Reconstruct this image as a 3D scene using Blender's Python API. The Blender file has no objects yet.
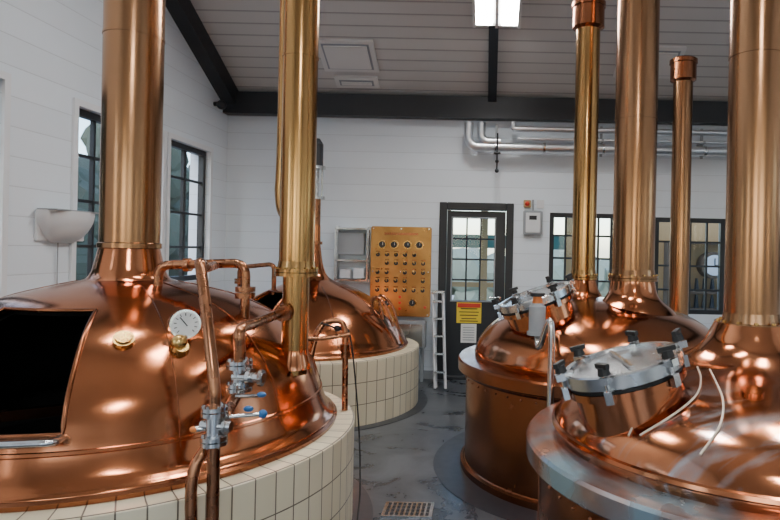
import bpy, bmesh, math, random
from mathutils import Vector, Matrix
random.seed(7)
S=bpy.context.scene
COL=S.collection
pi=math.pi
# ------------------------------------------------------------------ materials
def newmat(name):
    m=bpy.data.materials.new(name); m.use_nodes=True
    nt=m.node_tree; b=nt.nodes['Principled BSDF']
    return m,nt,b
def simple(name,col,rough=0.5,metal=0.0,emit=None,es=0,spec=None):
    m,nt,b=newmat(name)
    b.inputs['Base Color'].default_value=(*col,1); b.inputs['Roughness'].default_value=rough
    b.inputs['Metallic'].default_value=metal
    tc=nt.nodes.new('ShaderNodeTexCoord'); n=nt.nodes.new('ShaderNodeTexNoise'); n.inputs['Scale'].default_value=14
    nt.links.new(tc.outputs['Object'],n.inputs['Vector'])
    mr=nt.nodes.new('ShaderNodeMapRange'); mr.inputs[3].default_value=max(0,rough-.06); mr.inputs[4].default_value=min(1,rough+.08)
    nt.links.new(n.outputs['Fac'],mr.inputs[0]); nt.links.new(mr.outputs[0],b.inputs['Roughness'])
    if emit:
        b.inputs['Emission Color'].default_value=(*emit,1); b.inputs['Emission Strength'].default_value=es
    return m
def copper(name,c1,c2,r0,r1,scale=(1,1,1),nscale=2.5,bump=.04,dark=None,stain=None):
    m,nt,b=newmat(name); N=nt.nodes; L=nt.links
    b.inputs['Metallic'].default_value=1
    tc=N.new('ShaderNodeTexCoord'); mp=N.new('ShaderNodeMapping'); mp.inputs['Scale'].default_value=scale
    L.new(tc.outputs['Object'],mp.inputs['Vector'])
    n=N.new('ShaderNodeTexNoise'); n.inputs['Scale'].default_value=nscale; n.inputs['Detail'].default_value=4; n.inputs['Distortion'].default_value=.4
    L.new(mp.outputs[0],n.inputs['Vector'])
    cr=N.new('ShaderNodeValToRGB'); cr.color_ramp.elements[0].position=.30; cr.color_ramp.elements[1].position=.70
    cr.color_ramp.elements[0].color=(*c1,1); cr.color_ramp.elements[1].color=(*c2,1)
    L.new(n.outputs['Fac'],cr.inputs[0])
    out=cr.outputs[0]
    n2=N.new('ShaderNodeTexNoise'); n2.inputs['Scale'].default_value=nscale*3; n2.inputs['Detail'].default_value=5
    L.new(mp.outputs[0],n2.inputs['Vector'])
    mr=N.new('ShaderNodeMapRange'); mr.inputs[1].default_value=.3; mr.inputs[2].default_value=.7; mr.inputs[3].default_value=r0; mr.inputs[4].default_value=r1
    L.new(n2.outputs['Fac'],mr.inputs[0])
    rough=mr.outputs[0]
    if stain:
        pos,rad,sc,amt,lo,hi,ns,stretch=stain
        vs=N.new('ShaderNodeVectorMath'); vs.operation='DISTANCE'; vs.inputs[1].default_value=pos
        L.new(tc.outputs['Object'],vs.inputs[0])
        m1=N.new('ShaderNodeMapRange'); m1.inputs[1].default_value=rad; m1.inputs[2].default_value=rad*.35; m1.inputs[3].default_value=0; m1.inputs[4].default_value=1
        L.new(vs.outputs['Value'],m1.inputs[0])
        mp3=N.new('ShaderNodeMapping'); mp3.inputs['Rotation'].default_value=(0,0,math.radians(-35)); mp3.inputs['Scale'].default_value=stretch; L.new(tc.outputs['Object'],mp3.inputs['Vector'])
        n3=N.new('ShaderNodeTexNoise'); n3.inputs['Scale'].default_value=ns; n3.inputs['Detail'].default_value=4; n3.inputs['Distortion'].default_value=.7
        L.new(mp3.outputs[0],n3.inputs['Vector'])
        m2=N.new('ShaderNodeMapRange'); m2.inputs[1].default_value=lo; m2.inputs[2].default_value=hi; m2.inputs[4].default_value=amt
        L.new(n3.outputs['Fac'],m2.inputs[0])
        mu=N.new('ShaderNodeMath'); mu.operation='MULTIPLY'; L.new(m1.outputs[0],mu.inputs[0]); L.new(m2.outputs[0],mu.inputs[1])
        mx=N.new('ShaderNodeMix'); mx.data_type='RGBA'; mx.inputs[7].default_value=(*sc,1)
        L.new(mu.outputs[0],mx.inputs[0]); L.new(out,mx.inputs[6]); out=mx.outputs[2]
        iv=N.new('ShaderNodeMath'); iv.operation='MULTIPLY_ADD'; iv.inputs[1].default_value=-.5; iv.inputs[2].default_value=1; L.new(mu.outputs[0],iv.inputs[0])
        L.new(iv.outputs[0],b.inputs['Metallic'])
    L.new(out,b.inputs['Base Color']); L.new(rough,b.inputs['Roughness'])
    if bump:
        nb=N.new('ShaderNodeTexNoise'); nb.inputs['Scale'].default_value=nscale; nb.inputs['Detail'].default_value=1; L.new(mp.outputs[0],nb.inputs['Vector'])
        bp=N.new('ShaderNodeBump'); bp.inputs['Strength'].default_value=bump; bp.inputs['Distance'].default_value=.03
        L.new(nb.outputs['Fac'],bp.inputs['Height']); L.new(bp.outputs[0],b.inputs['Normal'])
    return m
M={}
M['cu']=copper('copper_dome',(.42,.145,.062),(.56,.215,.10),.13,.17,bump=.012,nscale=1.6)
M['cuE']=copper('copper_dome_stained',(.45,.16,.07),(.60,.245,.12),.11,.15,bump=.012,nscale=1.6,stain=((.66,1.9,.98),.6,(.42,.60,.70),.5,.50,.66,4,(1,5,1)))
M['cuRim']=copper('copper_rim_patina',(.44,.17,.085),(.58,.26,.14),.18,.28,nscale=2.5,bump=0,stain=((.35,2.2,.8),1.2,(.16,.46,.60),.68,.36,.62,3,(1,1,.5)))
M['cuDk']=copper('copper_base_aged',(.24,.085,.040),(.34,.13,.062),.18,.28,nscale=1.2,bump=.01)
M['st']=copper('copper_stack',(.29,.150,.075),(.39,.205,.105),.19,.27,scale=(3,3,.4),nscale=1.4,bump=.0)
M['stG']=copper('brass_stack',(.38,.205,.075),(.50,.285,.110),.16,.24,scale=(3,3,.4),nscale=1.4,bump=.0)
M['cuP']=copper('copper_pipe',(.24,.10,.05),(.42,.19,.10),.2,.34,nscale=5,bump=.0)
M['br']=copper('brass',(.45,.27,.08),(.70,.45,.16),.2,.35,nscale=8,bump=.0)
M['brP']=copper('brass_plate',(.36,.19,.065),(.52,.29,.10),.26,.40,nscale=4,bump=.03)
M['steel']=copper('stainless_steel',(.50,.50,.50),(.72,.72,.72),.12,.25,nscale=6,bump=.0)
M['alu']=copper('lid_steel',(.50,.51,.52),(.58,.59,.60),.22,.28,nscale=2,bump=.0)
M['galv']=copper('galvanised_pipe',(.66,.68,.70),(.75,.77,.8),.28,.33,nscale=1,bump=.0)
M['blk']=simple('black_paint',(.012,.014,.018),.42)
M['rub']=simple('black_rubber',(.01,.01,.011),.6)
M['int']=simple('interior_shade',(.010,.009,.009),.7)  # near-black colour stands in for unlit copper inside the kettles
M['wht']=simple('white_plastic',(.68,.69,.71),.4)
M['trimw']=simple('white_trim_paint',(.74,.76,.79),.5)
M['gry']=simple('grey_paint',(.30,.32,.34),.5)
M['vent']=simple('vent_white',(.70,.69,.67),.5)
M['blue']=simple('blue_plastic',(.02,.12,.32),.4)
M['orange']=simple('orange_plastic',(.75,.22,.05),.45)
M['yel']=simple('sign_yellow',(.85,.62,.03),.5)
M['red']=simple('sign_red',(.6,.04,.02),.5)
M['paper']=simple('paper_white',(.8,.8,.78),.7)
M['text']=simple('print_black',(.03,.03,.03),.7)
M['hose']=simple('clear_hose',(.70,.58,.46),.2)
M['wood']=simple('wood_tan',(.42,.27,.12),.6)
M['trunk']=simple('bark',(.12,.08,.05),.9)
M['leaf']=simple('foliage',(.055,.07,.05),.8)
M['leafp']=simple('pale_foliage',(.22,.26,.20),.8)
M['teal']=simple('canopy_teal',(.08,.22,.19),.7)
M['stone']=simple('pale_gravel',(.50,.48,.44),.9)
M['ems']=simple('lamp_lens',(1,1,1),.5,emit=(1,.985,.965),es=68)
def glassmat():
    m=bpy.data.materials.new('window_glass'); m.use_nodes=True; nt=m.node_tree; nt.nodes.clear()
    o=nt.nodes.new('ShaderNodeOutputMaterial'); t=nt.nodes.new('ShaderNodeBsdfTransparent'); g=nt.nodes.new('ShaderNodeBsdfGlossy')
    g.inputs['Roughness'].default_value=.03; t.inputs[0].default_value=(.86,.89,.88,1)
    f=nt.nodes.new('ShaderNodeLayerWeight'); f.inputs[0].default_value=.25
    x=nt.nodes.new('ShaderNodeMixShader'); nt.links.new(f.outputs['Fresnel'],x.inputs[0]); nt.links.new(t.outputs[0],x.inputs[1]); nt.links.new(g.outputs[0],x.inputs[2]); nt.links.new(x.outputs[0],o.inputs[0])
    return m
M['glass']=glassmat()
def boards(name,axis,pitch,col,line,linecol,rough=.55,off=0.0):
    m,nt,b=newmat(name); N=nt.nodes; L=nt.links
    tc=N.new('ShaderNodeTexCoord'); sp=N.new('ShaderNodeSeparateXYZ'); L.new(tc.outputs['Object'],sp.inputs[0])
    a=N.new('ShaderNodeMath'); a.operation='ADD'; a.inputs[1].default_value=100+off; L.new(sp.outputs[axis],a.inputs[0])
    d=N.new('ShaderNodeMath'); d.operation='DIVIDE'; d.inputs[1].default_value=pitch; L.new(a.outputs[0],d.inputs[0])
    f=N.new('ShaderNodeMath'); f.operation='FRACT'; L.new(d.outputs[0],f.inputs[0])
    fl=N.new('ShaderNodeMath'); fl.operation='FLOOR'; L.new(d.outputs[0],fl.inputs[0])
    wn=N.new('ShaderNodeTexWhiteNoise'); wn.noise_dimensions='1D'; L.new(fl.outputs[0],wn.inputs['W'])
    mr=N.new('ShaderNodeMapRange'); mr.inputs[1].default_value=0; mr.inputs[2].default_value=line; mr.inputs[3].default_value=1; mr.inputs[4].default_value=0
    L.new(f.outputs[0],mr.inputs[0])
    nz=N.new('ShaderNodeTexNoise'); nz.inputs['Scale'].default_value=3; L.new(tc.outputs['Object'],nz.inputs['Vector'])
    ad=N.new('ShaderNodeMath'); ad.operation='ADD'; L.new(wn.outputs['Value'],ad.inputs[0]); L.new(nz.outputs['Fac'],ad.inputs[1])
    m0=N.new('ShaderNodeMapRange'); m0.inputs[1].default_value=0; m0.inputs[2].default_value=2; m0.inputs[3].default_value=.95; m0.inputs[4].default_value=1.04; L.new(ad.outputs[0],m0.inputs[0])
    vm=N.new('ShaderNodeVectorMath'); vm.operation='SCALE'; vm.inputs[0].default_value=col; L.new(m0.outputs[0],vm.inputs['Scale'])
    mx=N.new('ShaderNodeMix'); mx.data_type='RGBA'; mx.inputs[7].default_value=(*linecol,1); L.new(mr.outputs[0],mx.inputs[0]); L.new(vm.outputs[0],mx.inputs[6])
    L.new(mx.outputs[2],b.inputs['Base Color']); b.inputs['Roughness'].default_value=rough
    bp=N.new('ShaderNodeBump'); bp.invert=True; bp.inputs['Strength'].default_value=.3; bp.inputs['Distance'].default_value=.006; L.new(mr.outputs[0],bp.inputs['Height']); L.new(bp.outputs[0],b.inputs['Normal'])
    return m
M['wall']=boards('white_siding',2,.2,(.73,.79,.85),.04,(.52,.56,.60),off=.06)
M['ceil']=boards('ceiling_boards',1,.145,(.60,.58,.555),.16,(.24,.23,.22))
m,nt,b=newmat('polished_concrete'); N=nt.nodes; L=nt.links
tc=N.new('ShaderNodeTexCoord'); n=N.new('ShaderNodeTexNoise'); n.inputs['Scale'].default_value=2.2; n.inputs['Detail'].default_value=12; n.inputs['Roughness'].default_value=.65; n.inputs['Distortion'].default_value=.8
L.new(tc.outputs['Object'],n.inputs['Vector']); cr=N.new('ShaderNodeValToRGB'); cr.color_ramp.elements[0].position=.40; cr.color_ramp.elements[1].position=.62
cr.color_ramp.elements[0].color=(.035,.041,.050,1); cr.color_ramp.elements[1].color=(.10,.108,.12,1); L.new(n.outputs['Fac'],cr.inputs[0]); L.new(cr.outputs[0],b.inputs['Base Color'])
mr=N.new('ShaderNodeMapRange'); mr.inputs[3].default_value=.16; mr.inputs[4].default_value=.42; L.new(n.outputs['Fac'],mr.inputs[0]); L.new(mr.outputs[0],b.inputs['Roughness'])
M['floor']=m
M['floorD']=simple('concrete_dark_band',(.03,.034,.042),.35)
def tilemat():
    m,nt,b=newmat('cream_tile'); N=nt.nodes; L=nt.links
    uv=N.new('ShaderNodeUVMap'); uv.uv_map='UVMap'
    t=N.new('ShaderNodeTexBrick'); t.offset=0; t.inputs['Scale'].default_value=1; t.inputs['Brick Width'].default_value=.105; t.inputs['Row Height'].default_value=.1925
    t.inputs['Mortar Size'].default_value=.0035; t.inputs['Mortar Smooth'].default_value=.2; t.inputs['Bias'].default_value=0
    t.inputs['Color1'].default_value=(.74,.66,.48,1); t.inputs['Color2'].default_value=(.63,.56,.40,1); t.inputs['Mortar'].default_value=(.14,.11,.08,1)
    L.new(uv.outputs[0],t.inputs['Vector']); L.new(t.outputs['Color'],b.inputs['Base Color']); b.inputs['Roughness'].default_value=.3
    bp=N.new('ShaderNodeBump'); bp.invert=True; bp.inputs['Strength'].default_value=.6; bp.inputs['Distance'].default_value=.006; L.new(t.outputs['Fac'],bp.inputs['Height']); L.new(bp.outputs[0],b.inputs['Normal'])
    return m
M['tile']=tilemat()
# ------------------------------------------------------------------ geometry helpers
def root(name,loc=(0,0,0)):
    e=bpy.data.objects.new(name,None); e.location=loc; e.empty_display_size=.1; COL.objects.link(e); return e
def attach(o,parent,local=False):
    if parent is not None:
        o.parent=parent
        if not local:
            o.matrix_parent_inverse=Matrix.Translation(parent.location).inverted()
    return o
def finish(name,bm,mat,parent=None,smooth=True,local=False,sharp=.6):
    bmesh.ops.recalc_face_normals(bm,faces=bm.faces)
    for f in bm.faces: f.smooth=smooth
    if smooth:
        for e in bm.edges:
            if len(e.link_faces)==2 and e.calc_face_angle()>sharp: e.smooth=False
    me=bpy.data.meshes.new(name); bm.to_mesh(me); bm.free()
    if mat: me.materials.append(mat)
    o=bpy.data.objects.new(name,me); COL.objects.link(o)
    return attach(o,parent,local)
def addbox(bm,c,s,R=None):
    r=bmesh.ops.create_cube(bm,size=1)
    mt=Matrix.Translation(c)@(R.to_4x4() if R else Matrix.Identity(4))@Matrix.Diagonal((*s,1))
    bmesh.ops.transform(bm,matrix=mt,verts=r['verts']); return r['verts']
def box(name,c,s,mat,parent=None,bevel=0,R=None,local=False):
    bm=bmesh.new(); addbox(bm,c,s,R)
    if bevel: bmesh.ops.bevel(bm,geom=bm.edges[:],offset=bevel,segments=2,affect='EDGES')
    return finish(name,bm,mat,parent,smooth=bool(bevel),local=local)
def boxes(name,lst,mat,parent=None,bevel=0,local=False):
    bm=bmesh.new()
    for it in lst: addbox(bm,*it)
    if bevel: bmesh.ops.bevel(bm,geom=bm.edges[:],offset=bevel,segments=1,affect='EDGES')
    return finish(name,bm,mat,parent,smooth=False,local=local)
def addcyl(bm,p1,p2,r1,r2=None,seg=20):
    p1=Vector(p1);p2=Vector(p2); d=p2-p1; r2=r1 if r2 is None else r2
    q=d.to_track_quat('Z','Y').to_matrix().to_4x4()
    r=bmesh.ops.create_cone(bm,cap_ends=True,segments=seg,radius1=r1,radius2=r2,depth=d.length)
    bmesh.ops.transform(bm,matrix=Matrix.Translation((p1+p2)/2)@q,verts=r['verts'])
def cyls(name,lst,mat,parent=None,local=False,seg=20):
    bm=bmesh.new()
    for it in lst: addcyl(bm,*it,seg=seg)
    return finish(name,bm,mat,parent,local=local)
def spheres(name,lst,mat,parent=None,local=False):
    bm=bmesh.new()
    for c,s in lst:
        s=(s,s,s) if not hasattr(s,'__len__') else s
        r=bmesh.ops.create_uvsphere(bm,u_segments=14,v_segments=10,radius=1)
        bmesh.ops.transform(bm,matrix=Matrix.Translation(c)@Matrix.Diagonal((*s,1)),verts=r['verts'])
    return finish(name,bm,mat,parent,local=local,sharp=2)
def catmull(pts,n=6):
    P=[Vector(p) for p in pts]; P=[P[0]*2-P[1]]+P+[P[-1]*2-P[-2]]; out=[]
    for i in range(1,len(P)-2):
        for k in range(n):
            t=k/n; a,b_,c,d=P[i-1:i+3]
            out.append(.5*((2*b_)+(-a+c)*t+(2*a-5*b_+4*c-d)*t*t+(-a+3*b_-3*c+d)*t**3))
    out.append(P[-2]); return out
def tube(name,pts,r,mat,parent=None,smooth=True,seg=12,local=False,n=6,bend=None):
    P=[Vector(p) for p in pts]
    if bend:
        Q=[P[0]]
        for i in range(1,len(P)-1):
            a=(P[i-1]-P[i]); c=(P[i+1]-P[i]); bd=min(bend,a.length*.49,c.length*.49)
            A=P[i]+a.normalized()*bd; C=P[i]+c.normalized()*bd
            for k in range(7):
                t=k/6; Q.append(A*(1-t)**2+P[i]*2*t*(1-t)+C*t*t)
        Q.append(P[-1]); P=Q
    elif smooth and len(P)>2: P=catmull(P,n)
    bm=bmesh.new(); rings=[]
    T=(P[1]-P[0]).normalized(); nrm=T.orthogonal().normalized()
    for i,p in enumerate(P):
        T2=(P[min(i+1,len(P)-1)]-P[max(i-1,0)]).normalized()
        nrm=(nrm-T2*nrm.dot(T2)).normalized(); bn=T2.cross(nrm)
        rings.append([bm.verts.new(p+(nrm*math.cos(2*pi*k/seg)+bn*math.sin(2*pi*k/seg))*r) for k in range(seg)])
    for a,b_ in zip(rings,rings[1:]):
        for k in range(seg): bm.faces.new((a[k],a[(k+1)%seg],b_[(k+1)%seg],b_[k]))
    bm.faces.new(rings[0]); bm.faces.new(rings[-1])
    return finish(name,bm,mat,parent,local=local,sharp=.9)
def revolve(name,prof,c,mat,parent=None,seg=96,smoothp=False,skip=None,uvr=None,cap=False,v0=0,local=False,sharp=.5):
    pr=[(p[0],p[1]) for p in (catmull([(a,b_,0) for a,b_ in prof],5) if smoothp else prof)]
    bm=bmesh.new(); uvl=bm.loops.layers.uv.new('UVMap'); rings=[]; vl=[v0]
    for i,(r,z) in enumerate(pr):
        if i: vl.append(vl[-1]+math.hypot(r-pr[i-1][0],z-pr[i-1][1]))
        rings.append([bm.verts.new((c[0]+r*math.cos(2*pi*k/seg),c[1]+r*math.sin(2*pi*k/seg),c[2]+z)) for k in range(seg)])
    R=uvr or max(p[0] for p in pr)
    for i in range(len(pr)-1):
        for k in range(seg):
            if skip and skip(k,i,pr): continue
            k2=(k+1)%seg
            f=bm.faces.new((rings[i][k],rings[i][k2],rings[i+1][k2],rings[i+1][k]))
            us=[k,k+1,k+1,k]; vs=[vl[i],vl[i],vl[i+1],vl[i+1]]
            for l,u_,v_ in zip(f.loops,us,vs): l[uvl].uv=(u_*2*pi*R/seg,v_)
    if cap:
        bm.faces.new(rings[-1]); bm.faces.new(rings[0])
    bmesh.ops.delete(bm,geom=[v for v in bm.verts if not v.link_faces],context='VERTS')
    return finish(name,bm,mat,parent,local=local,sharp=sharp)
def bolts(name,c,r,z,n,s,mat,parent,local=False):
    bm=bmesh.new()
    for k in range(n):
        a=2*pi*(k+.5)/n; x=c[0]+r*math.cos(a); y=c[1]+r*math.sin(a)
        addcyl(bm,(x,y,z),(x,y,z+s*1.1),s,seg=6)
    return finish(name,bm,mat,parent,smooth=False,local=local)
def zat(prof,r):
    best=None
    for (r1,z1),(r2,z2) in zip(prof,prof[1:]):
        if min(r1,r2)<=r<=max(r1,r2) and abs(r1-r2)>1e-6:
            t=(r-r1)/(r2-r1); z=z1+(z2-z1)*t; best=z if best is None else max(best,z)
    return best if best is not None else prof[-1][1]
# ------------------------------------------------------------------ ROOM
XL,XR,YB,YF=-3.22,4.7,7.3,-5.0
ZE=3.40; SL=.5; YR=1.15; ZR=ZE+SL*(YB-YR)
TH=.22
def wall_holes(ax,pos,th,lo,hi,z0,z1,holes):
    us=sorted(set([lo,hi]+[h[0] for h in holes]+[h[1] for h in holes])); zs=sorted(set([z0,z1]+[h[2] for h in holes]+[h[3] for h in holes]))
    bm=bmesh.new()
    for a,b_ in zip(us,us[1:]):
        for c,d in zip(zs,zs[1:]):
            um,zm=(a+b_)/2,(c+d)/2
            if any(h[0]<um<h[1] and h[2]<zm<h[3] for h in holes): continue
            if ax=='x': addbox(bm,((a+b_)/2,pos+th/2,zm),(b_-a,abs(th),d-c))
            else: addbox(bm,(pos+th/2,(a+b_)/2,zm),(abs(th),b_-a,d-c))
    return bm
LW=[(2.85,3.93,1.18,2.63),(4.64,5.85,1.18,2.63),(5.98,6.84,1.18,2.63),(-2.5,-1.2,1.18,2.63),(0,1.2,1.18,2.63)]  # last two are out of view, added as reflections for the copper
BW=[(-.62,.28,0,2.15),(.72,1.52,.95,2.05),(2.0,2.86,.85,2.02)]
bm=wall_holes('x',YB,TH,XL-TH,XR+TH,0,ZE+.05,BW); finish('wall_back',bm,M['wall'],smooth=False)
def gable(name,x0,x1):
    # upper wall as a row of tapered vertical panels following the roof slope
    bm=bmesh.new(); ys=[YF-TH,-3,-1,YR,3.2,5.2,YB]
    zt=lambda y: ZR+.03-SL*abs(y-YR)
    for ya,yb in zip(ys,ys[1:]):
        q=[(ya,ZE-.3),(yb,ZE-.3),(yb,zt(yb)),(ya,zt(ya))]
        a=[bm.verts.new((x0,y,z)) for y,z in q]; b_=[bm.verts.new((x1,y,z)) for y,z in q]
        bm.faces.new(a); bm.faces.new(b_)
        for i in range(4): bm.faces.new((a[i],a[(i+1)%4],b_[(i+1)%4],b_[i]))
    finish(name,bm,M['wall'],smooth=False)
bm=wall_holes('y',XL,-TH,YF-TH,YB,0,ZE-.3,LW); finish('wall_left',bm,M['wall'],smooth=False); gable('wall_left_upper',XL-TH,XL)
RW=[(-3,-1.6,1.18,2.63),(0,1.4,1.18,2.63),(3,4.4,1.18,2.63)]  # out-of-view windows, put in for the copper to reflect
bm=wall_holes('y',XR,TH,YF-TH,YB,0,ZE-.3,RW); finish('wall_right',bm,M['wall'],smooth=False); gable('wall_right_upper',XR,XR+TH)
FW_ADDED=[(-2.4,-.2,.15,2.9),(.9,3.4,.15,2.9)]  # unseen glazed openings, added to let more skylight into the room
bm=wall_holes('x',YF,-TH,XL,XR,0,ZE+.1,FW_ADDED); finish('wall_front',bm,M['wall'],smooth=False)
box('floor',((XL+XR)/2,(YF+YB)/2,-.05),(XR-XL+2*TH,YB-YF+2*TH,.1),M['floor'])
bm=bmesh.new()
for (ya,za,yb,zb) in ((YB+TH,ZE-SL*TH,YR,ZR),(YR,ZR,YF-TH,ZR-SL*(YR-YF+TH))):
    v=[bm.verts.new(p) for p in ((XL-TH,ya,za),(XR+TH,ya,za),(XR+TH,yb,zb),(XL-TH,yb,zb),(XL-TH,ya,za+.12),(XR+TH,ya,za+.12),(XR+TH,yb,zb+.12),(XL-TH,yb,zb+.12))]
    for f in ((0,1,2,3),(4,5,6,7),(0,1,5,4),(1,2,6,5),(2,3,7,6),(3,0,4,7)): bm.faces.new([v[i] for i in f])
finish('ceiling',bm,M['ceil'],smooth=False)
ang=math.atan(SL)
Rs=Matrix.Rotation(-ang,3,'X')
def cz(y): return ZE+SL*(YB-y)
def slopebox(name,x,y0,y1,w,dep,mat,parent=None,drop=0):
    ym=(y0+y1)/2; L_=(y1-y0)/math.cos(ang)
    nrm=Rs@Vector((0,0,-1)); c=Vector((x,ym,cz(ym)))+nrm*(dep/2+drop)
    return box(name,c,(w,L_,dep),mat,parent,R=Rs)
rb=root('trim_1',(XL,YB,ZE))
slopebox('rake_beam',XL+.075,YR,YB,.15,.2,M['blk'],rb)
slopebox('ridge_beam_centre',-.01,YR,YB-.1,.10,.12,M['blk'],rb)
slopebox('rake_beam_right',XR-.075,YR,YB,.15,.2,M['blk'],rb)
box('eave_beam',((XL+XR)/2,YB-.075,ZE-.12),(XR-XL,.15,.26),M['blk'],rb)
def fixture(x,y0,y1):
    e=root('ceiling_light',(x,(y0+y1)/2,cz((y0+y1)/2)))
    slopebox('housing',x,y0,y1,.48,.05,M['vent'],e,drop=.12)
    slopebox('lens_1',x-.125,y0+.03,y1-.03,.16,.03,M['ems'],e,drop=.165)
    slopebox('lens_2',x+.125,y0+.03,y1-.03,.16,.03,M['ems'],e,drop=.165)
    boxes('lens_trim',[(Vector((x+dx,(y0+y1)/2,cz((y0+y1)/2)))+Rs@Vector((0,0,-.185)),(.03,(y1-y0)/math.cos(ang),.035),Rs) for dx in (-.225,0,.225)],M['vent'],e)
    slopebox('bracket',x,(y0+y1)/2-.1,(y0+y1)/2+.1,.3,.12,M['vent'],e)
for x,y in ((.02,5.02),(-1.9,2.4),(2.1,2.4),(.1,1.9)):
    fixture(x,y,y+1.1)
def fixture2(x,y):
    e=root('ceiling_light',(x,y,3.9))
    box('housing',(x,y,4.0),(.5,1.2,.06),M['vent'],e); box('lens_1',(x-.12,y,3.95),(.17,1.1,.04),M['ems'],e); box('lens_2',(x+.12,y,3.95),(.17,1.1,.04),M['ems'],e)
    zc=ZR-SL*(YR-y); cyls('hanger',[((x,y,4.03),(x,y,zc+.05),.012)],M['blk'],e)
fixture2(.6,-1.8)
def vent(x,y,w,l):
    e=root('ceiling_vent',(x,y,cz(y)))
    slopebox('frame',x,y-l/2,y+l/2,w,.03,M['vent'],e)
    slopebox('gap_shade',x,y-l/2+.04,y+l/2-.04,w-.10,.034,M['gry'],e)  # grey plate paints a shadow gap around the diffuser
    slopebox('diffuser',x,y-l/2+.06,y+l/2-.06,w-.15,.05,M['vent'],e)
vent(-1.62,6.67,.62,.42); vent(1.72,6.67,.7,.42); vent(-1.6,7.04,.5,.16)
# ------------------------------------------------------------------ windows / door
wn=[0]
def pane(name,ax,c,w,h,parent):
    bm=bmesh.new(); x,y,z=c
    if ax=='x': v=[(x-w/2,y,z-h/2),(x+w/2,y,z-h/2),(x+w/2,y,z+h/2),(x-w/2,y,z+h/2)]
    else: v=[(x,y-w/2,z-h/2),(x,y+w/2,z-h/2),(x,y+w/2,z+h/2),(x,y-w/2,z+h/2)]
    bm.faces.new([bm.verts.new(p) for p in v]); return finish(name,bm,M['glass'],parent,smooth=False)
def window(ax,pos,a,b_,z0,z1,nc,nr,depth=.12,casing=False,sgn=1):
    wn[0]+=1
    def P(u,d,z): return (u,pos+d*sgn,z) if ax=='x' else (pos+d*sgn,u,z)
    def Sz(u,d,z): return (u,d,z) if ax=='x' else (d,u,z)
    e=root('window_%d'%wn[0],P((a+b_)/2,depth,(z0+z1)/2))
    f=.055; L_=[]
    for zz in (z0+f/2,z1-f/2): L_.append((P((a+b_)/2,depth,zz),Sz(b_-a,.06,f)))
    for uu in (a+f/2,b_-f/2): L_.append((P(uu,depth,(z0+z1)/2),Sz(f,.06,z1-z0-2*f)))
    for i in range(1,nc): 
        u=a+(b_-a)*i/nc; L_.append((P(u,depth,(z0+z1)/2),Sz(.024 if i*2!=nc else .05,.035,z1-z0-2*f)))
    for i in range(1,nr): L_.append((P((a+b_)/2,depth,z0+(z1-z0)*i/nr),Sz(b_-a-2*f,.03,.024)))
    boxes('frame',L_,M['blk'],e)
    pane('pane',ax,P((a+b_)/2,depth,(z0+z1)/2),b_-a-.06,z1-z0-.06,e)
    if casing:
        t=.05
        boxes('casing',[(P((a+b_)/2,-.012,z1+t/2),Sz(b_-a+2*t,.02,t)),(P((a+b_)/2,-.012,z0-t/2),Sz(b_-a+2*t,.03,t)),(P(a-t/2,-.012,(z0+z1)/2),Sz(t,.02,z1-z0)),(P(b_+t/2,-.012,(z0+z1)/2),Sz(t,.02,z1-z0))],M['trimw'],e)
for h in LW: window('y',XL,*h,4 if h[1]-h[0]>1 else 2,4,.07,True,-1)
for h in RW: window('y',XR,*h,4,4,.13,True,1)
for h in FW_ADDED: window('x',YF,*h,4,4,.13,True,-1)  # added windows behind the camera, there to brighten the room
window('x',YB,*BW[1],4,4,.04,False,1); window('x',YB,*BW[2],4,4,.04,False,1)
d=root('door_1',(-.17,YB,0))
boxes('frame',[((-.575,YB+.05,1.075),(.09,.16,2.15)),((.235,YB+.05,1.075),(.09,.16,2.15)),((-.17,YB+.05,2.105),(.72,.16,.09)),((-.17,YB+.05,.02),(.72,.16,.04))],M['blk'],d,bevel=.006)
gx0,gx1,gz0,gz1=-.455,.05,.96,1.96
boxes('leaf',[((-.17,YB+.04,(gz0+.045)/2),(.71,.045,gz0-.045)),((-.17,YB+.04,(gz1+2.05)/2),(.71,.045,2.05-gz1)),(((gx0-.525)/2,YB+.04,(gz0+gz1)/2),(gx0+.525,.045,gz1-gz0)),(((gx1+.185)/2,YB+.04,(gz0+gz1)/2),(.185-gx1,.045,gz1-gz0))],M['blk'],d)
mu=[((-.2,YB+.04,gz0+(gz1-gz0)*i/4),(gx1-gx0,.035,.02)) for i in range(1,4)]+[((gx0+(gx1-gx0)*i/3,YB+.04,(gz0+gz1)/2),(.02,.035,gz1-gz0)) for i in range(1,3)]
boxes('muntins',mu,M['blk'],d); pane('pane','x',((gx0+gx1)/2,YB+.045,(gz0+gz1)/2),gx1-gx0,gz1-gz0,d)
gxm,gzm=(gx0+gx1)/2,(gz0+gz1)/2
boxes('glazing_bead',[((gxm,YB+.016,gz0-.01),(gx1-gx0+.04,.012,.014)),((gxm,YB+.016,gz1+.01),(gx1-gx0+.04,.012,.014)),((gx0-.01,YB+.016,gzm),(.014,.012,gz1-gz0)),((gx1+.01,YB+.016,gzm),(.014,.012,gz1-gz0))],M['gry'],d)
cyls('handle',[((.12,YB+.02,1.0),(.12,YB-.04,1.0),.012),((.12,YB-.04,1.0),(.0,YB-.04,1.0),.009),((.12,YB+.02,.99),(.12,YB+.005,.99),.028)],M['steel'],d)
s=root('warning_sign',(-.24,YB,.8))
box('board',(-.24,YB+.006,.81),(.30,.008,.25),M['yel'],s); box('band',(-.24,YB+.0,.90),(.28,.006,.05),M['red'],s)
boxes('lettering',[((-.24,YB+.0,z),(w,.004,.010)) for z,w in ((.86,.2),(.82,.24),(.78,.22),(.74,.18),(.71,.22))],M['text'],s)
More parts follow.
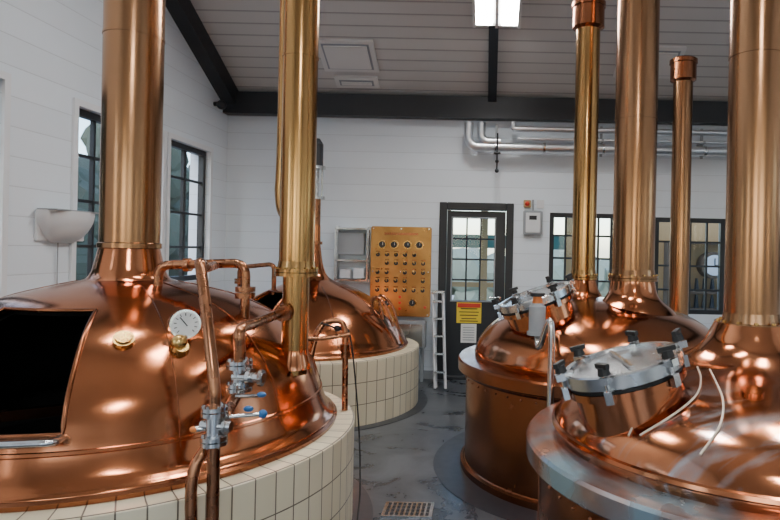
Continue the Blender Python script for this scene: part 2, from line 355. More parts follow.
s=root('paper_notice',(-.24,YB,.56)); box('sheet',(-.24,YB+.008,.56),(.19,.006,.23),M['paper'],s)
boxes('print',[((-.24,YB+.003,z),(.14,.003,.008)) for z in (.63,.60,.57,.54,.51,.48)],M['gry'],s)
box('baseboard_back',((XL-.62)/2,YB-.01,.05),(-.62-XL,.02,.1),M['gry']); box('baseboard_back_right',((XR+.28)/2,YB-.01,.05),(XR-.28,.02,.1),M['gry'])
# ------------------------------------------------------------------ wall fittings
e=root('wall_sconce',(XL,4.48,1.7))
bm=bmesh.new(); n1=20; n2=8; rings=[]
for j in range(n2+1):
    t=j/n2; z=1.80-.235*t; k=math.cos(t*pi/2)**.55 if t<1 else .12
    ring=[]
    for i in range(n1+1):
        a=pi*i/n1; ring.append(bm.verts.new((XL+.02+max(.0,math.sin(a))**.6*.15*k,4.48-math.cos(a)*.26*(.35+.65*k),z)))
    rings.append(ring)
for a,b_ in zip(rings,rings[1:]):
    for i in range(n1): bm.faces.new((a[i],a[i+1],b_[i+1],b_[i]))
bm.faces.new(rings[-1]); bm.faces.new([v for v in rings[0]])
finish('bowl',bm,M['wht'],e,sharp=1.0)
box('backplate',(XL+.011,4.48,1.68),(.02,.5,.2),M['wht'],e,bevel=.005); box('rim',(XL+.09,4.48,1.803),(.15,.50,.012),M['gry'],e,bevel=.004)
tube('cord',[(XL+.015,4.45,1.58),(XL+.015,4.45,1.3),(XL+.015,4.46,1.1)],.004,M['gry'],e)
e=root('security_camera',(XL,6.95,3.2)); cyls('mount',[((XL,6.93,3.2),(XL+.06,6.93,3.2),.025)],M['blk'],e); spheres('dome',[((XL+.09,6.92,3.19),.055)],M['blk'],e)
e=root('steel_pipe_run',(2,YB,2.9))
y1=YB-.2; y2=YB-.2
tube('pipe_lower',[(-.28,y1,3.08),(-.28,y1,2.80),(4.65,y1,2.80)],.055,M['galv'],e,bend=.13,seg=20)
tube('pipe_mid',[(-.13,y1-.02,3.08),(-.13,y1-.02,2.86),(.1,y1-.02,2.86)],.05,M['galv'],e,bend=.1,seg=20)
tube('pipe_upper',[(.24,y2,3.1),(.24,y2,3.02),(4.65,y2,3.02)],.034,M['galv'],e,bend=.07,seg=16)
tube('pipe_second',[(.3,y1-.02,2.90),(4.65,y1-.02,2.90)],.018,M['galv'],e,smooth=False)
boxes('brackets',[((x,YB-.12,2.9),(.03,.24,.03)) for x in (.05,1.3,2.5,3.7)]+[((x,y1+.07,2.9),(.03,.02,.36)) for x in (.05,1.3,2.5,3.7)],M['gry'],e)
cyls('clamps',[((x,y1,2.80),(x+.03,y1,2.80),.062) for x in (.03,.6,1.3,1.9,2.5,3.7)],M['steel'],e)
cyls('hanger_rod',[((.06,y1-.07,2.95),(.06,y1-.07,2.52),.010),((.02,y1-.07,2.72),(.1,y1-.07,2.72),.014)],M['blk'],e); spheres('valve_knob',[((.06,y1-.07,2.51),.025),((.06,y1-.07,2.62),.022)],M['blk'],e)
e=root('thermostat_box',(.5,YB,1.93)); box('case',(.51,YB-.03,1.92),(.23,.06,.30),M['gry'],e,bevel=.012); box('cover',(.51,YB-.065,1.92),(.17,.012,.24),M['wht'],e,bevel=.004)
box('label',(.51,YB-.073,1.98),(.09,.004,.05),M['text'],e); cyls('conduit',[((.51,YB-.02,2.07),(.51,YB-.02,2.2),.012)],M['gry'],e)
e=root('indicator_lamp',(.45,YB,2.15)); box('base',(.44,YB-.015,2.15),(.09,.03,.09),M['wood'],e,bevel=.006); spheres('bulb',[((.44,YB-.04,2.15),.028)],M['red'],e)
e=root('wall_switch',(.6,YB,2.15)); box('plate',(.60,YB-.01,2.15),(.09,.02,.1),M['wht'],e,bevel=.004); box('rocker',(.60,YB-.022,2.15),(.03,.01,.05),M['wht'],e)
# brass control panel
e=root('brass_control_panel',(-1.05,7.2,1.3))
box('plate',(-1.06,7.17,1.30),(.72,.05,1.07),M['brP'],e,bevel=.01)
box('back_box',(-1.06,7.24,1.30),(.6,.10,.95),M['gry'],e)
L1=[];L2=[];L3=[];L4=[]
for x in (-1.28,-1.14,-.98,-.84): L1.append(((x,7.145,1.62),(x,7.11,1.62),.052)); L2.append(((x,7.112,1.62),(x,7.107,1.62),.038))
for x in (-1.21,-.91): L1.append(((x,7.145,.93),(x,7.115,.93),.05)); L2.append(((x,7.116,.93),(x,7.111,.93),.036))
for j,z in enumerate((1.50,1.40,1.29,1.19,1.08)):
    for i in range(6):
        if (i*2+j*3)%7==3: continue
        x=-1.33+i*.108; L3.append(((x,7.145,z),(x,7.115,z),.024)); L4.append((x,z))
cyls('gauge_rims',L1,M['br'],e,seg=20); cyls('gauge_faces',L2,M['text'],e); cyls('knobs',L3,M['blk'],e,seg=12)
boxes('gauge_needles',[((a[0][0]+.008,7.104,a[0][2]+.01),(.004,.003,.035)) for a in L2],M['paper'],e)
cyls('toggle_levers',[((x,7.118,z),(x,7.085,z+.018),.008,.012) for x,z in L4],M['br'],e,seg=10)
cyls('indicator_jewels',[((x,7.145,z),(x,7.125,z),.016) for x,z in ((-1.06,.93),(-1.06,1.0),(-1.06,.86),(-1.36,.88),(-.76,.88))],M['red'],e,seg=12)
boxes('labels',[((x,7.143,z+.038),(.05,.004,.010)) for x,z in L4]+[((-1.06,7.143,1.75),(.4,.004,.03))],M['cuDk'],e)
cyls('corner_screws',[((x,7.146,z),(x,7.138,z),.010) for x in (-1.39,-1.06,-.73) for z in (.79,1.3,1.81)],M['steel'],e,seg=8)
e=root('electrical_junction_box',(-.9,7.1,.4)); box('case',(-.93,7.12,.56),(.38,.16,.32),M['gry'],e,bevel=.01); box('cover',(-.93,7.035,.56),(.32,.012,.26),M['alu'],e,bevel=.003)
boxes('legs',[((-1.08,7.13,.2),(.04,.04,.4)),((-.78,7.13,.2),(.04,.04,.4))],M['gry'],e)
e=root('steel_wall_rack',(-1.62,7.2,1.5))
boxes('frame',[((x,7.25,1.5),(.03,.08,.66)) for x in (-1.84,-1.46)]+[((-1.65,7.21,z),(.40,.16,.02)) for z in (1.19,1.42,1.80)]+[((x,7.14,1.5),(.02,.02,.62)) for x in (-1.84,-1.46)],M['steel'],e)
box('cabinet',(-1.67,7.23,1.62),(.32,.1,.26),M['gry'],e,bevel=.006); boxes('bins',[((-1.72,7.2,1.26),(.12,.1,.1)),((-1.56,7.2,1.27),(.12,.1,.12))],M['wht'],e)
e=root('step_ladder',(-.53,6.85,0))
def lp(x,t,off=0): return Vector((x-.07*t,6.72+.28*t+off,1.07*t))
for nm,x,o in (('rail_1',-.585,0),('rail_2',-.465,0),('rail_3',-.575,.05),('rail_4',-.475,.05)):
    tube(nm,[lp(x,0.015,o),lp(x,1,o)],.015,M['wht'],e,smooth=False,seg=8)
bm=bmesh.new()
for i in range(1,6):
    t=i/5.5; c=(lp(-.585,t)+lp(-.465,t))/2; addbox(bm,c,(.12,.07,.02))
addbox(bm,(lp(-.585,1)+lp(-.465,1))/2+Vector((0,.02,.01)),(.15,.11,.03)); finish('steps',bm,M['alu'],e,smooth=False)
e=root('floor_drain',(-.46,3.62,0)); boxes('frame',[((-.46,3.62,.004),(.30,.20,.008))],M['steel'],e)
boxes('slots',[((-.46+i*.03,3.62+j*.045,.0085),(.018,.03,.004)) for i in range(-4,5) for j in (-1.5,-.5,.5,1.5)],M['blk'],e)
# ------------------------------------------------------------------ KETTLES
def stack(prefix,x,y,z0,z1,r,mat,e,flz=None,flr=None,seams=True):
    cyls(prefix+'stack',[((x,y,z0),(x,y,z1),r)],mat,e,seg=64)
    L_=[]
    if seams:
        z=z0+1.15
        while z<z1: L_.append(((x,y,z),(x,y,z+.012),r+.003)); z+=1.15
    if L_: cyls(prefix+'stack_seams',L_,mat,e,seg=64)
    if flz:
        revolve(prefix+'stack_flange',[(r,flz-.02),(flr,flz-.02),(flr,flz-.002),(flr-.006,flz),(flr,flz+.002),(flr,flz+.02),(r+.008,flz+.02),(r+.002,flz+.06),(r,flz+.06)],(x,y,0),mat,e,seg=48)
        bolts(prefix+'flange_bolts',(x,y),(r+flr)/2+.003,flz+.02,12,.008,M['br'],e)
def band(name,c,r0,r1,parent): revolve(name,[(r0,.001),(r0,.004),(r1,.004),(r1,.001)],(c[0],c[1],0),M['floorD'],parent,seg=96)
SEG=96
def opening(e,c,prof,k0,k1,i0,i1,mat):
    pr=[(p[0],p[1]) for p in catmull([(a,b_,0) for a,b_ in prof],5)]
    sk=lambda k,i,p:(k0<=k<k1 and i0<=i<i1)
    revolve('dome',prof,c,mat,e,seg=SEG,smoothp=True,skip=sk)
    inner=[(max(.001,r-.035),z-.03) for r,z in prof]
    revolve('dome_shade_shell',inner,c,M['int'],e,seg=SEG,smoothp=True,skip=sk)  # added inner shell, the shade inside the dome put into its colour
    def pt(k,i,o=0): a=2*pi*k/SEG; r,z=pr[i]; return (c[0]+(r+o)*math.cos(a),c[1]+(r+o)*math.sin(a),z+o*.5)
    path=[pt(k0,i) for i in range(i0,i1+1)]+[pt(k,i1) for k in range(k0+1,k1+1)]+[pt(k1,i) for i in range(i1-1,i0-1,-1)]+[pt(k,i0) for k in range(k1-1,k0-1,-1)]
    tube('manway_frame',path,.010,M['cuDk'],e,smooth=False)
    bm=bmesh.new(); A=[Vector(p) for p in path]; B=[]
    ce=Vector((c[0],c[1],.9))
    for p in A: B.append(p+Vector((ce.x-p.x,ce.y-p.y,-.05)).normalized()*.05)
    va=[bm.verts.new(p) for p in A]; vb=[bm.verts.new(p) for p in B]
    for i in range(len(A)-1): bm.faces.new((va[i],va[i+1],vb[i+1],vb[i]))
    finish('manway_reveal',bm,mat,e)
    return pr,pt
A=(-1.98,3.3,0); RA=1.225; ZT=.575
eA=root('copper_brew_kettle',(A[0],A[1],0))
def tilebase(c,R,e,rin):
    revolve('tiled_base',[(R,0),(R,ZT-.006),(R-.006,ZT),(rin,ZT+.005),(rin,ZT-.1)],c,M['tile'],e,seg=128,uvr=R,v0=.0)
tilebase(A,RA,eA,1.0)
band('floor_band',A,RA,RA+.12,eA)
profA=[(1.105,.585),(1.11,.612),(1.09,.632),(1.065,.66),(1.04,.72),(1.015,.80),(.97,.93),(.89,1.05),(.76,1.18),(.56,1.285),(.35,1.345),(.22,1.375),(.17,1.40)]
k0=int(round((360-112)/360*SEG)); k1=int(round((360-71)/360*SEG))
prtmp=[(p[0],p[1]) for p in catmull([(a,b_,0) for a,b_ in profA],5)]
idx=lambda z:min(range(len(prtmp)),key=lambda i:abs(prtmp[i][1]-z))
i0,i1=idx(.82),idx(1.26)
prA,ptA=opening(eA,A,profA,k0,k1,i0,i1,M['cu'])
revolve('interior_floor',[(.001,.45),(1.0,.45)],A,M['int'],eA,seg=48)
revolve('interior_wall',[(.98,.45),(.98,.60),(1.0,.62)],A,M['int'],eA,seg=48)
revolve('skirt_ring',[(1.12,.578),(1.125,.598),(1.115,.61),(1.10,.61)],A,M['cuDk'],eA)
revolve('dome_band',[(1.031,.742),(1.037,.75),(1.033,.762),(1.025,.765)],A,M['cu'],eA)
boxes('rake_arm',[((A[0],A[1],.70),(1.5,.05,.05),Matrix.Rotation(.6,3,'Z')),((A[0],A[1],.9),(.07,.07,.9))],M['cuDk'],eA)
revolve('neck_flare',[(.24,1.355),(.20,1.385),(.178,1.42),(.165,1.47),(.152,1.53),(.146,1.56),(.146,1.60)],A,M['cu'],eA,seg=64,smoothp=True)
stack('',A[0],A[1],1.55,cz(A[1])+.1,.147,M['st'],eA,)
revolve('neck_ring',[(.148,1.545),(.156,1.55),(.156,1.575),(.148,1.58)],A,M['st'],eA,seg=64)
for a in (-48,-20,20,80,140,200):
    ar=math.radians(a); pts=[(A[0]+(r+.001)*math.cos(ar),A[1]+(r+.001)*math.sin(ar),z+.001) for r,z in prA[20:-6]]
    tube('seam',pts,.0025,M['cuDk'],eA,smooth=False,seg=6)
tr=[ptA(k,i0,.10) for k in range(k0,k1+1)]
tr=[(x,y,z-.05) for x,y,z in tr]
t0=ptA(k1,i0,-.02); tube('sill_tray_rim',[(t0[0],t0[1],t0[2])]+[tr[-1]]+tr[::-1][1:],.014,M['alu'],eA,n=3)
bm=bmesh.new()
inn=[ptA(k,i0,-.01) for k in range(k0,k1+1)]
for k in range(len(tr)-1):
    v=[bm.verts.new(p) for p in (tr[k],tr[k+1],inn[k+1],inn[k])]; bm.faces.new(v)
finish('sill_tray',bm,M['steel'],eA)
def onDome(c,prof,x,y):
    r=math.hypot(x-c[0],y-c[1]); z=zat(prof,r); z2=zat(prof,r+.03); n=Vector(((x-c[0])/r,(y-c[1])/r,0)); sl=(z-z2)/.03
    return Vector((x,y,z)),(n*sl+Vector((0,0,1))).normalized()
p,nn=onDome(A,prtmp,-1.585,2.61)
cyls('brass_port_cap',[(p-nn*.02,p+nn*.018,.044,.042),(p+nn*.018,p+nn*.026,.033,.03)],M['br'],eA,seg=28)
eg=root('pressure_gauge',(-1.38,2.76,1.2))
gc=Vector((-1.375,2.72,1.215)); gd=(Vector((.9,0,1.5))-gc).normalized()
cyls('case',[(gc-gd*.035,gc+gd*.008,.066)],M['steel'],eg,seg=32)
revb=gd.to_track_quat('Z','Y').to_matrix()
cyls('dial',[(gc+gd*.008,gc+gd*.011,.056)],M['paper'],eg,seg=32)
bm=bmesh.new()
for i in range(11):
    a=math.radians(-135+27*i); q=revb@Vector((math.sin(a),math.cos(a),0)); addcyl(bm,gc+q*.038+gd*.0125,gc+q*.05+gd*.0125,.0018,seg=4)
q=revb@Vector((-.6,.8,0)); addcyl(bm,gc-q*.01+gd*.014,gc+q*.04+gd*.014,.0025,seg=5); finish('needle_and_ticks',bm,M['text'],eg)
p,nn=onDome(A,prtmp,-1.385,2.70)
cyls('stem',[(p-Vector((0,0,.03)),gc-Vector((0,0,.05)),.016),(p-nn*.02,p+nn*.03,.045,.03)],M['br'],eg); spheres('elbow',[(p+Vector((.0,-.01,.035)),.035)],M['br'],eg)
X2,Y2=-1.03,3.2
cyls('riser',[((X2,Y2,.90),(X2,Y2,1.43),.068)],M['stG'],eA,seg=40)
revolve('riser_collar',[(.09,0),(.085,.03),(.07,.07),(.068,.1)],(X2,Y2,.93),M['cu'],eA,seg=40)
stack('second_',X2,Y2,1.43,cz(Y2)+.1,.090,M['stG'],eA,flz=1.44,flr=.112)
tube('bypass_pipe',[(X2-.110,Y2+.10,4.9),(X2-.110,Y2+.10,2.3),(X2-.115,Y2+.10,1.85),(X2-.06,Y2+.06,1.72)],.042,M['stG'],eA,seg=20)
eP=root('copper_piping',(-1.07,2.35,0))
def pz(x,y): return zat(prtmp,math.hypot(x-A[0],y-A[1]))
tube('crossover_pipe',[(-1.74,3.15,pz(-1.74,3.15)-.02),(-1.735,3.15,1.465),(-1.28,3.15,1.485),(-1.28,3.15,pz(-1.28,3.15)-.02)],.024,M['cuP'],eP,bend=.07)
cyls('crossover_flanges',[((-1.28,3.15,1.30),(-1.28,3.15,1.33),.05),((-1.28,3.15,1.335),(-1.28,3.15,1.36),.05),((-1.60,3.15,1.468),(-1.57,3.15,1.47),.036),((-1.28,3.15,1.15),(-1.28,3.15,1.17),.045)],M['cuP'],eP)
tube('long_pipe',[(-1.30,2.75,1.47),(-1.235,2.56,1.50),(-1.20,2.50,1.46),(-1.115,2.40,1.20),(-1.068,2.35,1.02),(-1.065,2.35,.93)],.022,M['cuP'],eP)
tube('long_pipe_top',[(-1.30,2.75,1.47),(-1.42,3.1,1.47)],.022,M['cuP'],eP,smooth=False)
tube('down_pipe',[(-1.065,2.35,.80),(-1.065,2.35,0)],.024,M['cuP'],eP,smooth=False)
tube('down_pipe_b',[(-1.095,2.65,.93),(-1.10,2.42,.80),(-1.14,2.34,.68),(-1.135,2.33,.4),(-1.135,2.33,0)],.022,M['cuP'],eP)
tube('branch_pipe',[(X2-.03,Y2-.03,1.24),(-1.10,2.80,1.21),(-1.10,2.66,1.20),(-1.095,2.65,1.12),(-1.095,2.65,1.06)],.024,M['cuP'],eP)
cyls('branch_flange',[((-1.06,3.12,1.235),(-1.063,3.09,1.232),.045)],M['cuP'],eP)
cyls('floor_collars',[((-1.065,2.35,0),(-1.065,2.35,.02),.05),((-1.135,2.33,0),(-1.135,2.33,.02),.045)],M['br'],eP)
ev=root('valve_assembly',(-1.07,2.4,.9))
vx,vy=-1.095,2.65
cyls('upper_valve',[((vx,vy,1.07),(vx,vy,1.055),.055),((vx,vy,1.05),(vx,vy,1.035),.055),((vx,vy,1.035),(vx,vy,.97),.034),((vx,vy,.97),(vx,vy,.955),.055),((vx,vy,.95),(vx,vy,.935),.055),
   ((vx-.02,vy-.01,1.0),(vx+.12,vy-.03,1.0),.022),((vx+.05,vy-.02,1.0),(vx+.065,vy-.022,1.0),.04),((vx+.10,vy-.03,1.0),(vx+.115,vy-.03,1.0),.036)],M['steel'],ev)
wx,wy=-1.065,2.35
cyls('lower_valve',[((wx,wy,.945),(wx,wy,.93),.05),((wx,wy,.925),(wx,wy,.91),.05),((wx,wy,.91),(wx,wy,.83),.032),((wx,wy,.83),(wx,wy,.815),.05),((wx,wy,.81),(wx,wy,.795),.05),
   ((wx-.05,wy,.87),(wx+.07,wy-.01,.87),.02),((wx+.04,wy,.87),(wx+.05,wy,.87),.036)],M['steel'],ev)
bm=bmesh.new()
for (cx,cy,rr,zs) in ((vx,vy,.044,(1.03,.93)),(wx,wy,.04,(.905,.79))):
    for z in zs:
        for k in range(6):
            a=2*pi*k/6+.3; addcyl(bm,(cx+rr*math.cos(a),cy+rr*math.sin(a),z),(cx+rr*math.cos(a),cy+rr*math.sin(a),z+.048),.006,seg=6)
finish('flange_bolts',bm,M['steel'],ev,smooth=False)
tube('link_pipe',[(vx,vy,.935),(vx+.01,vy-.12,.90),(wx+.02,wy+.05,.90)],.02,M['cuP'],ev)
cyls('small_taps',[((wx+.05,wy+.02,.90),(wx+.17,wy+.05,.905),.008),((vx+.02,vy-.08,.93),(vx+.12,vy-.08,.935),.008),((wx-.02,wy,.86),(wx-.07,wy-.02,.86),.012)],M['steel'],ev)
spheres('blue_handles',[((wx+.17,wy+.05,.905),(.018,.014,.018)),((wx+.12,wy+.03,.93),(.02,.012,.012)),((vx+.13,vy-.08,.94),(.02,.014,.012))],M['blue'],ev)
spheres('orange_handle',[((wx-.07,wy-.02,.86),(.016,.016,.012))],M['orange'],ev)
e=root('electric_cable',(-.8,3.7,0))
tube('cord',[(-1.0,3.60,1.12),(-.93,3.72,1.07),(-.87,3.78,1.02),(-.80,3.75,.5),(-.76,3.65,.12),(-.73,3.45,.008),(-.66,3.1,.008)],.005,M['rub'],e)
spheres('plug',[((-.935,3.72,1.075),(.025,.02,.02))],M['blk'],e)
e=root('copper_sampling_pipe',(-.9,3.6,.6))
tube('loop',[(-1.08,3.62,.86),(-1.04,3.66,1.06),(-.98,3.70,1.12),(-.90,3.72,1.10),(-.88,3.70,.95),(-.87,3.68,.58)],.018,M['cuP'],e)
tube('arm',[(-1.10,3.55,1.03),(-.98,3.60,1.03),(-.84,3.65,1.05)],.014,M['cuP'],e)
cyls('union',[((-.88,3.70,.98),(-.88,3.70,.90),.028)],M['cuP'],e)
B=(-1.79,6.13,0); RB=1.08
eB=root('copper_brew_kettle',(B[0],B[1],0))
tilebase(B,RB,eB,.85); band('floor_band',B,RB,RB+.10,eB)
profB=[(.945,.585),(.95,.62),(.93,.66),(.90,.72),(.84,.82),(.72,.95),(.58,1.06),(.44,1.135),(.28,1.20),(.18,1.24)]
prtmp=[(p[0],p[1]) for p in catmull([(a,b_,0) for a,b_ in profB],5)]
prB,ptB=opening(eB,B,profB,int(216/360*SEG),int(256/360*SEG),idx(.93),idx(1.13),M['cu'])
revolve('interior_floor',[(.001,.45),(.85,.45)],B,M['int'],eB,seg=48)
revolve('skirt_ring',[(.96,.578),(.965,.60),(.955,.615),(.94,.615)],B,M['cuDk'],eB)
revolve('neck_flare',[(.26,1.205),(.18,1.24),(.12,1.30),(.085,1.40),(.065,1.52),(.055,1.62),(.052,1.8)],B,M['cu'],eB,seg=48,smoothp=True)
cyls('agitator_shaft',[((B[0],B[1],1.75),(B[0],B[1],2.08),.05),((B[0],B[1],1.60),(B[0],B[1],1.63),.075)],M['cuP'],eB)
cyls('shaft_lantern',[((B[0]+dx,B[1]+dy,2.08),(B[0]+dx,B[1]+dy,2.38),.010) for dx,dy in ((.06,0),(-.06,0),(0,.06),(0,-.06))]+[((B[0],B[1],2.06),(B[0],B[1],2.09),.09),((B[0],B[1],2.37),(B[0],B[1],2.40),.09),((B[0],B[1],2.09),(B[0],B[1],2.37),.028)],M['alu'],eB)
cyls('motor',[((B[0],B[1],2.40),(B[0],B[1],2.62),.065),((B[0],B[1],2.62),(B[0],B[1],2.68),.068,.03)],M['blk'],eB)
tube('branch',[(-2.45,5.9,.99),(-2.45,5.88,1.36),(-2.1,5.85,1.40),(-2.1,5.85,1.10)],.022,M['cuP'],eB,bend=.06)
cyls('branch_flanges',[((-2.45,5.88,1.2),(-2.45,5.88,1.225),.045),((-2.45,5.88,1.23),(-2.45,5.88,1.25),.045)],M['cuP'],eB)
q1,n1_=onDome(B,prtmp,-1.12,5.80)
tube('lid_arm',[q1-n1_*.02,q1+Vector((.0,0,.16)),q1+Vector((.10,0,.13)),q1+Vector((.2,-.0,-.10))],.016,M['cuP'],eB)
tube('lid_arm_b',[q1+Vector((.08,.1,-.05)),q1+Vector((.04,.1,.18)),q1+Vector((.16,.1,.10)),q1+Vector((.24,.1,-.14))],.014,M['cuP'],eB)
q2,n2_=onDome(B,prtmp,-1.75,5.5)
box('name_plate',q2+n2_*.004,(.14,.10,.008),M['br'],eB,R=n2_.to_track_quat('Z','Y').to_matrix())
for a in (-100,-60,-20,30,80): 
    ar=math.radians(a); tube('seam',[(B[0]+(r+.001)*math.cos(ar),B[1]+(r+.001)*math.sin(ar),z+.001) for r,z in prB[10:-6]],.004,M['cuDk'],eB,smooth=False,seg=6)
def lid(parent,c,nrm,r,nk=6,spin=0):
    e=bpy.data.objects.new('manway_lid',None); COL.objects.link(e)
    n=Vector(nrm).normalized(); q=n.to_track_quat('Z','Y')
    e.location=Vector(c)-parent.location; e.rotation_mode='QUATERNION'; e.rotation_quaternion=q; e.parent=parent
    revolve('collar',[(r*.93,-.18),(r*.93,-.04),(r*1.02,-.04),(r*1.02,-.012)],(0,0,0),M['cu'],e,seg=56,local=True)
    revolve('gasket',[(r*.98,-.013),(r*.98,.002)],(0,0,0),M['rub'],e,seg=56,local=True)
    revolve('lid_plate',[(r*1.0,0),(r*1.03,.006),(r*1.03,.052),(r*1.01,.058),(r*.91,.058),(r*.89,.045),(r*.4,.050),(.001,.054)],(0,0,0),M['alu'],e,seg=56,local=True)
    box('hinge_bar',(0,0,.056),(r*1.5,.022,.014),M['steel'],e,bevel=.004,local=True)
    bm=bmesh.new(); bk=bmesh.new(); bb=bmesh.new()
    for k in range(nk):
        a=2*pi*k/nk+spin; ca,sa=math.cos(a),math.sin(a); R=Matrix.Rotation(a,3,'Z')
        addbox(bm,(r*1.03*ca,r*1.03*sa,.05),(.07,.030,.026),R); addbox(bm,(r*1.09*ca,r*1.09*sa,-.015),(.022,.030,.045),R)
        addcyl(bb,(r*1.07*ca,r*1.07*sa,-.04),(r*1.07*ca,r*1.07*sa,.09),.008,seg=8)
        addcyl(bk,(r*1.07*ca,r*1.07*sa,.068),(r*1.07*ca,r*1.07*sa,.095),.024,.019,seg=10)
        addbox(bk,(r*1.07*ca,r*1.07*sa,.100),(.065,.018,.018),Matrix.Rotation(a+.9,3,'Z'))
    finish('clamps',bm,M['steel'],e,smooth=False,local=True); finish('clamp_bolts',bb,M['steel'],e,local=True); finish('clamp_knobs',bk,M['rub'],e,local=True)
    return e
def copperbase(c,R,e,zt,rimmat,inner):
    revolve('jacket',[(R-.02,0),(R-.02,.05),(R-.03,.06),(R-.03,zt-.12),(R-.01,zt-.10),(R-.01,zt-.09)],c,M['cuDk'],e,seg=112)
    revolve('foot_ring',[(R+.0,.0),(R+.0,.045),(R-.02,.055)],c,M['cuDk'],e,seg=112)
    revolve('rim',[(R-.02,zt-.095),(R+.02,zt-.09),(R+.03,zt-.08),(R+.03,zt-.012),(R+.02,zt),(R-.01,zt+.002),(inner-.02,zt+.012)],c,rimmat,e,seg=112)
    bm=bmesh.new()
    for k in range(3):
        a=2*pi*k/3+.9; addbox(bm,(c[0]+(R-.029)*math.cos(a),c[1]+(R-.029)*math.sin(a),zt*.5-.03),(.006,.022,zt-.20),Matrix.Rotation(a,3,'Z'))
    finish('jacket_seams',bm,M['cuDk'],e,smooth=False)
    bm=bmesh.new()
    for k in range(56):
        a=2*pi*k/56; r_=bmesh.ops.create_uvsphere(bm,u_segments=8,v_segments=5,radius=.007); bmesh.ops.translate(bm,verts=r_['verts'],vec=(c[0]+(R-.028)*math.cos(a),c[1]+(R-.028)*math.sin(a),zt-.145))
    finish('rivets',bm,M['cuP'],e)
ZK=.79
D=(.83,4.52,0); RD=1.02
eD=root('copper_brew_kettle',(D[0],D[1],0))
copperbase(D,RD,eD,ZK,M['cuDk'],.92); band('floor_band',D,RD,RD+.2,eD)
profD=[(.925,.80),(.93,.83),(.915,.87),(.88,.94),(.80,1.03),(.66,1.12),(.48,1.18),(.28,1.22),(.12,1.235),(.001,1.24)]
revolve('dome',profD,D,M['cu'],eD,smoothp=True)
prD=[(p[0],p[1]) for p in catmull([(a,b_,0) for a,b_ in profD],5)]
N1=(1.04,4.35); N2=(.77,4.93)
revolve('neck_flare',[(.34,1.12),(.27,1.19),(.21,1.24),(.175,1.29),(.16,1.35),(.155,1.40)],(N1[0],N1[1],0),M['cu'],eD,seg=64,smoothp=True)
stack('',N1[0],N1[1],1.39,cz(N1[1])+.1,.150,M['st'],eD,flz=1.40,flr=.178)
revolve('second_neck_flare',[(.26,1.08),(.19,1.18),(.14,1.25),(.115,1.31),(.10,1.37)],(N2[0],N2[1],0),M['cu'],eD,seg=48,smoothp=True)
stack('second_',N2[0],N2[1],1.36,3.45,.098,M['stG'],eD,flz=1.375,flr=.118)
def capring(x,y,z,r,e,mat):
    revolve('vent_cap',[(r,z-.02),(r*1.32,z),(r*1.32,z+.16),(r*1.42,z+.165),(r*1.42,z+.20),(r*1.2,z+.215),(.001,z+.22)],(x,y,0),mat,e,seg=40)
capring(N2[0],N2[1],3.42,.098,eD,M['cuDk'])
c_,n_=onDome(D,prD,.33,4.17); lid(eD,c_+Vector((0,0,.09)),(-.34,-.06,.94),.25,6,.3)
E=(1.13,2.58,0); RE=.925
eE=root('copper_brew_kettle',(E[0],E[1],0))
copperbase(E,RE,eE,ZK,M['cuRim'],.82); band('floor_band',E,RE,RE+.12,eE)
profE=[(.825,.80),(.835,.83),(.825,.87),(.79,.93),(.71,1.0),(.58,1.06),(.43,1.095),(.31,1.125),(.235,1.165),(.19,1.21),(.165,1.26),(.15,1.29)]
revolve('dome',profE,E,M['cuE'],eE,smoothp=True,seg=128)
prE=[(p[0],p[1]) for p in catmull([(a,b_,0) for a,b_ in profE],5)]
revolve('dome_band',[(.838,.835),(.846,.842),(.842,.855),(.832,.86)],E,M['cu'],eE,seg=128)
stack('',E[0],E[1],1.28,cz(E[1])+.1,.112,M['st'],eE,flz=1.275,flr=.150)
cyls('flange_lower',[((E[0],E[1],1.225),(E[0],E[1],1.250),.168)],M['st'],eE,seg=48)
c_,n_=onDome(E,prE,.53,2.32); lid(eE,c_+Vector((0,0,.085)),(-.27,-.01,.96),.222,6,.55)
p,nn=onDome(E,prE,1.14,2.05)
cyls('dome_valve',[(p-nn*.03,p+nn*.05,.03),(p+nn*.05,p+nn*.06,.05),(p+nn*.065,p+nn*.075,.05),(p+nn*.03+Vector((-.06,0,0)),p+nn*.03+Vector((.1,0,0)),.018)],M['steel'],eE)
p,nn=onDome(E,prE,.95,2.15); cyls('port_base',[(p-nn*.02,p+nn*.012,.04)],M['cu'],eE)
e=root('clear_hose',(.8,2.0,1.0))
def onE(adeg,r,o=.008):
    a=math.radians(adeg); return (E[0]+r*math.cos(a),E[1]+r*math.sin(a),zat(prE,r)+o)
tube('hose_1',[onE(-150,.33),onE(-138,.42),onE(-132,.56),onE(-134,.68),onE(-140,.78)],.004,M['hose'],e)
tube('hose_2',[onE(-140,.33),onE(-128,.45),onE(-122,.58),onE(-121,.70),onE(-124,.79)],.004,M['hose'],e)
tube('hose_3',[onE(-165,.45),onE(-150,.60),onE(-145,.70),onE(-143,.79)],.004,M['hose'],e)
e=root('steam_valve',(.27,3.3,1.0))
cyls('body',[((.29,3.58,1.10),(.29,3.58,1.25),.050),((.29,3.58,1.08),(.29,3.58,1.10),.06),((.29,3.58,1.25),(.29,3.58,1.27),.045,.03)],M['gry'],e)
cyls('cap',[((.29,3.58,1.27),(.29,3.58,1.31),.032,.026)],M['orange'],e); cyls('ring',[((.29,3.58,1.31),(.29,3.58,1.33),.045)],M['blk'],e)
tube('steel_tube',[(.29,3.58,1.10),(.30,3.50,1.02),(.345,3.42,1.18),(.36,3.40,1.10),(.36,3.40,.85),(.36,3.40,.0)],.020,M['steel'],e)
tube('arm',[(.29,3.58,1.13),(.36,3.70,1.10),(.45,3.86,1.03)],.018,M['steel'],e)
e=root('exhaust_stack',(1.86,5.95,0))
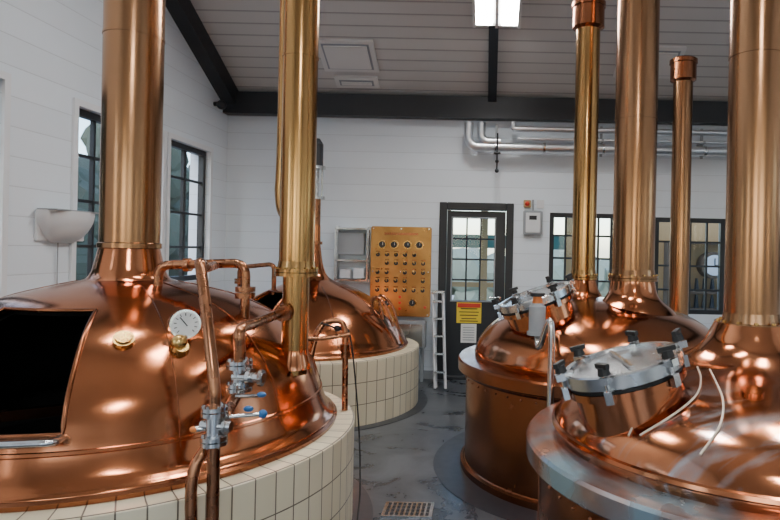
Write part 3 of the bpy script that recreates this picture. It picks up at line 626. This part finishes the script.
cyls('pipe',[((1.88,5.95,0),(1.88,5.95,3.32),.095),((1.88,5.95,1.5),(1.88,5.95,1.515),.099)],M['st'],e,seg=40); capring(1.88,5.95,3.3,.095,e,M['cuDk']); cyls('foot',[((1.88,5.95,0),(1.88,5.95,.03),.16)],M['st'],e,seg=40)
# ------------------------------------------------------------------ EXTERIOR
box('ground_outside',(0,0,-.14),(60,60,.06),M['stone'])
e=root('garden_hedge',(-9,4,0))
for j,(cx,cy,w,l,h,nn_,mm) in enumerate(((-9,10,2,26,4.2,260,'leaf'),(-1,17,14,2,1.2,70,'leafp'),(9.5,2,2,12,2.0,70,'leaf'),(0,-11,12,2,1.2,60,'leaf'))):
    bm=bmesh.new()
    for i in range(nn_):
        x=cx+random.uniform(-w/2,w/2); y=cy+random.uniform(-l/2,l/2); rr=random.uniform(.4,.8)
        r_=bmesh.ops.create_icosphere(bm,subdivisions=2,radius=rr)
        for v in r_['verts']: v.co*=random.uniform(.85,1.12)
        bmesh.ops.translate(bm,verts=r_['verts'],vec=(x,y,random.uniform(.2,h)-.1))
    finish('bushes_%d'%j,bm,M[mm],e,smooth=False)
e=root('porch_canopy',(0,10,0))
boxes('posts',[((x,10,1.3),(.12,.12,2.8)) for x in (-2.4,-.72,-.1,1.3)],M['wood'],e); box('beam',(-.5,10,1.72),(4.2,.10,.22),M['teal'],e); box('rail',(-.5,10,1.0),(4.2,.08,.08),M['wood'],e)
box('roof',(-.5,9.3,2.75),(4.4,1.6,.08),M['teal'],e)
e=root('store_shed',(3.3,9.2,0)); box('wall',(3.75,9.3,1.35),(2.3,.1,2.8),M['wood'],e)
boxes('shelves',[((3.5,9.15,z),(1.6,.2,.03)) for z in (.75,1.0,1.75)]+[((x,9.15,1.25),(.04,.2,1.0)) for x in (2.7,3.0,4.3)],M['trunk'],e)
cyls('bottles',[((2.8+i*.12,9.15,z),(2.8+i*.12,9.15,z+.2),.04,.02) for i in range(12) for z in (.765,1.015)],M['blk'],e,seg=10)
e2=root('wall_clock',(3.38,9.1,1.42)); cyls('rim',[((3.38,9.24,1.42),(3.38,9.02,1.42),.20)],M['trunk'],e2,seg=40); cyls('face',[((3.38,9.02,1.42),(3.38,9.01,1.42),.155)],M['paper'],e2,seg=40); boxes('hands',[((3.38,9.005,1.47),(.015,.006,.11)),((3.42,9.005,1.42),(.08,.006,.015))],M['text'],e2)
# ------------------------------------------------------------------ WORLD / LIGHT
w=bpy.data.worlds.new('sky'); S.world=w; w.use_nodes=True; nt=w.node_tree
sk=nt.nodes.new('ShaderNodeTexSky'); sk.sky_type='NISHITA'; sk.sun_disc=False; sk.sun_elevation=math.radians(40); sk.sun_rotation=math.radians(200)
nt.links.new(sk.outputs[0],nt.nodes['Background'].inputs[0]); nt.nodes['Background'].inputs[1].default_value=.9
# ------------------------------------------------------------------ CAMERA
cd=bpy.data.cameras.new('camera'); cam=bpy.data.objects.new('camera',cd); COL.objects.link(cam)
cd.sensor_width=36; cd.lens=600/780*36; cd.shift_x=-100/780; cd.shift_y=-10/780; cd.clip_start=.05
cam.matrix_world=Matrix.Translation((0,0,1.58))@Matrix.Rotation(pi/2,4,'X')@Matrix.Rotation(math.radians(1.2),4,'Z')
S.camera=cam
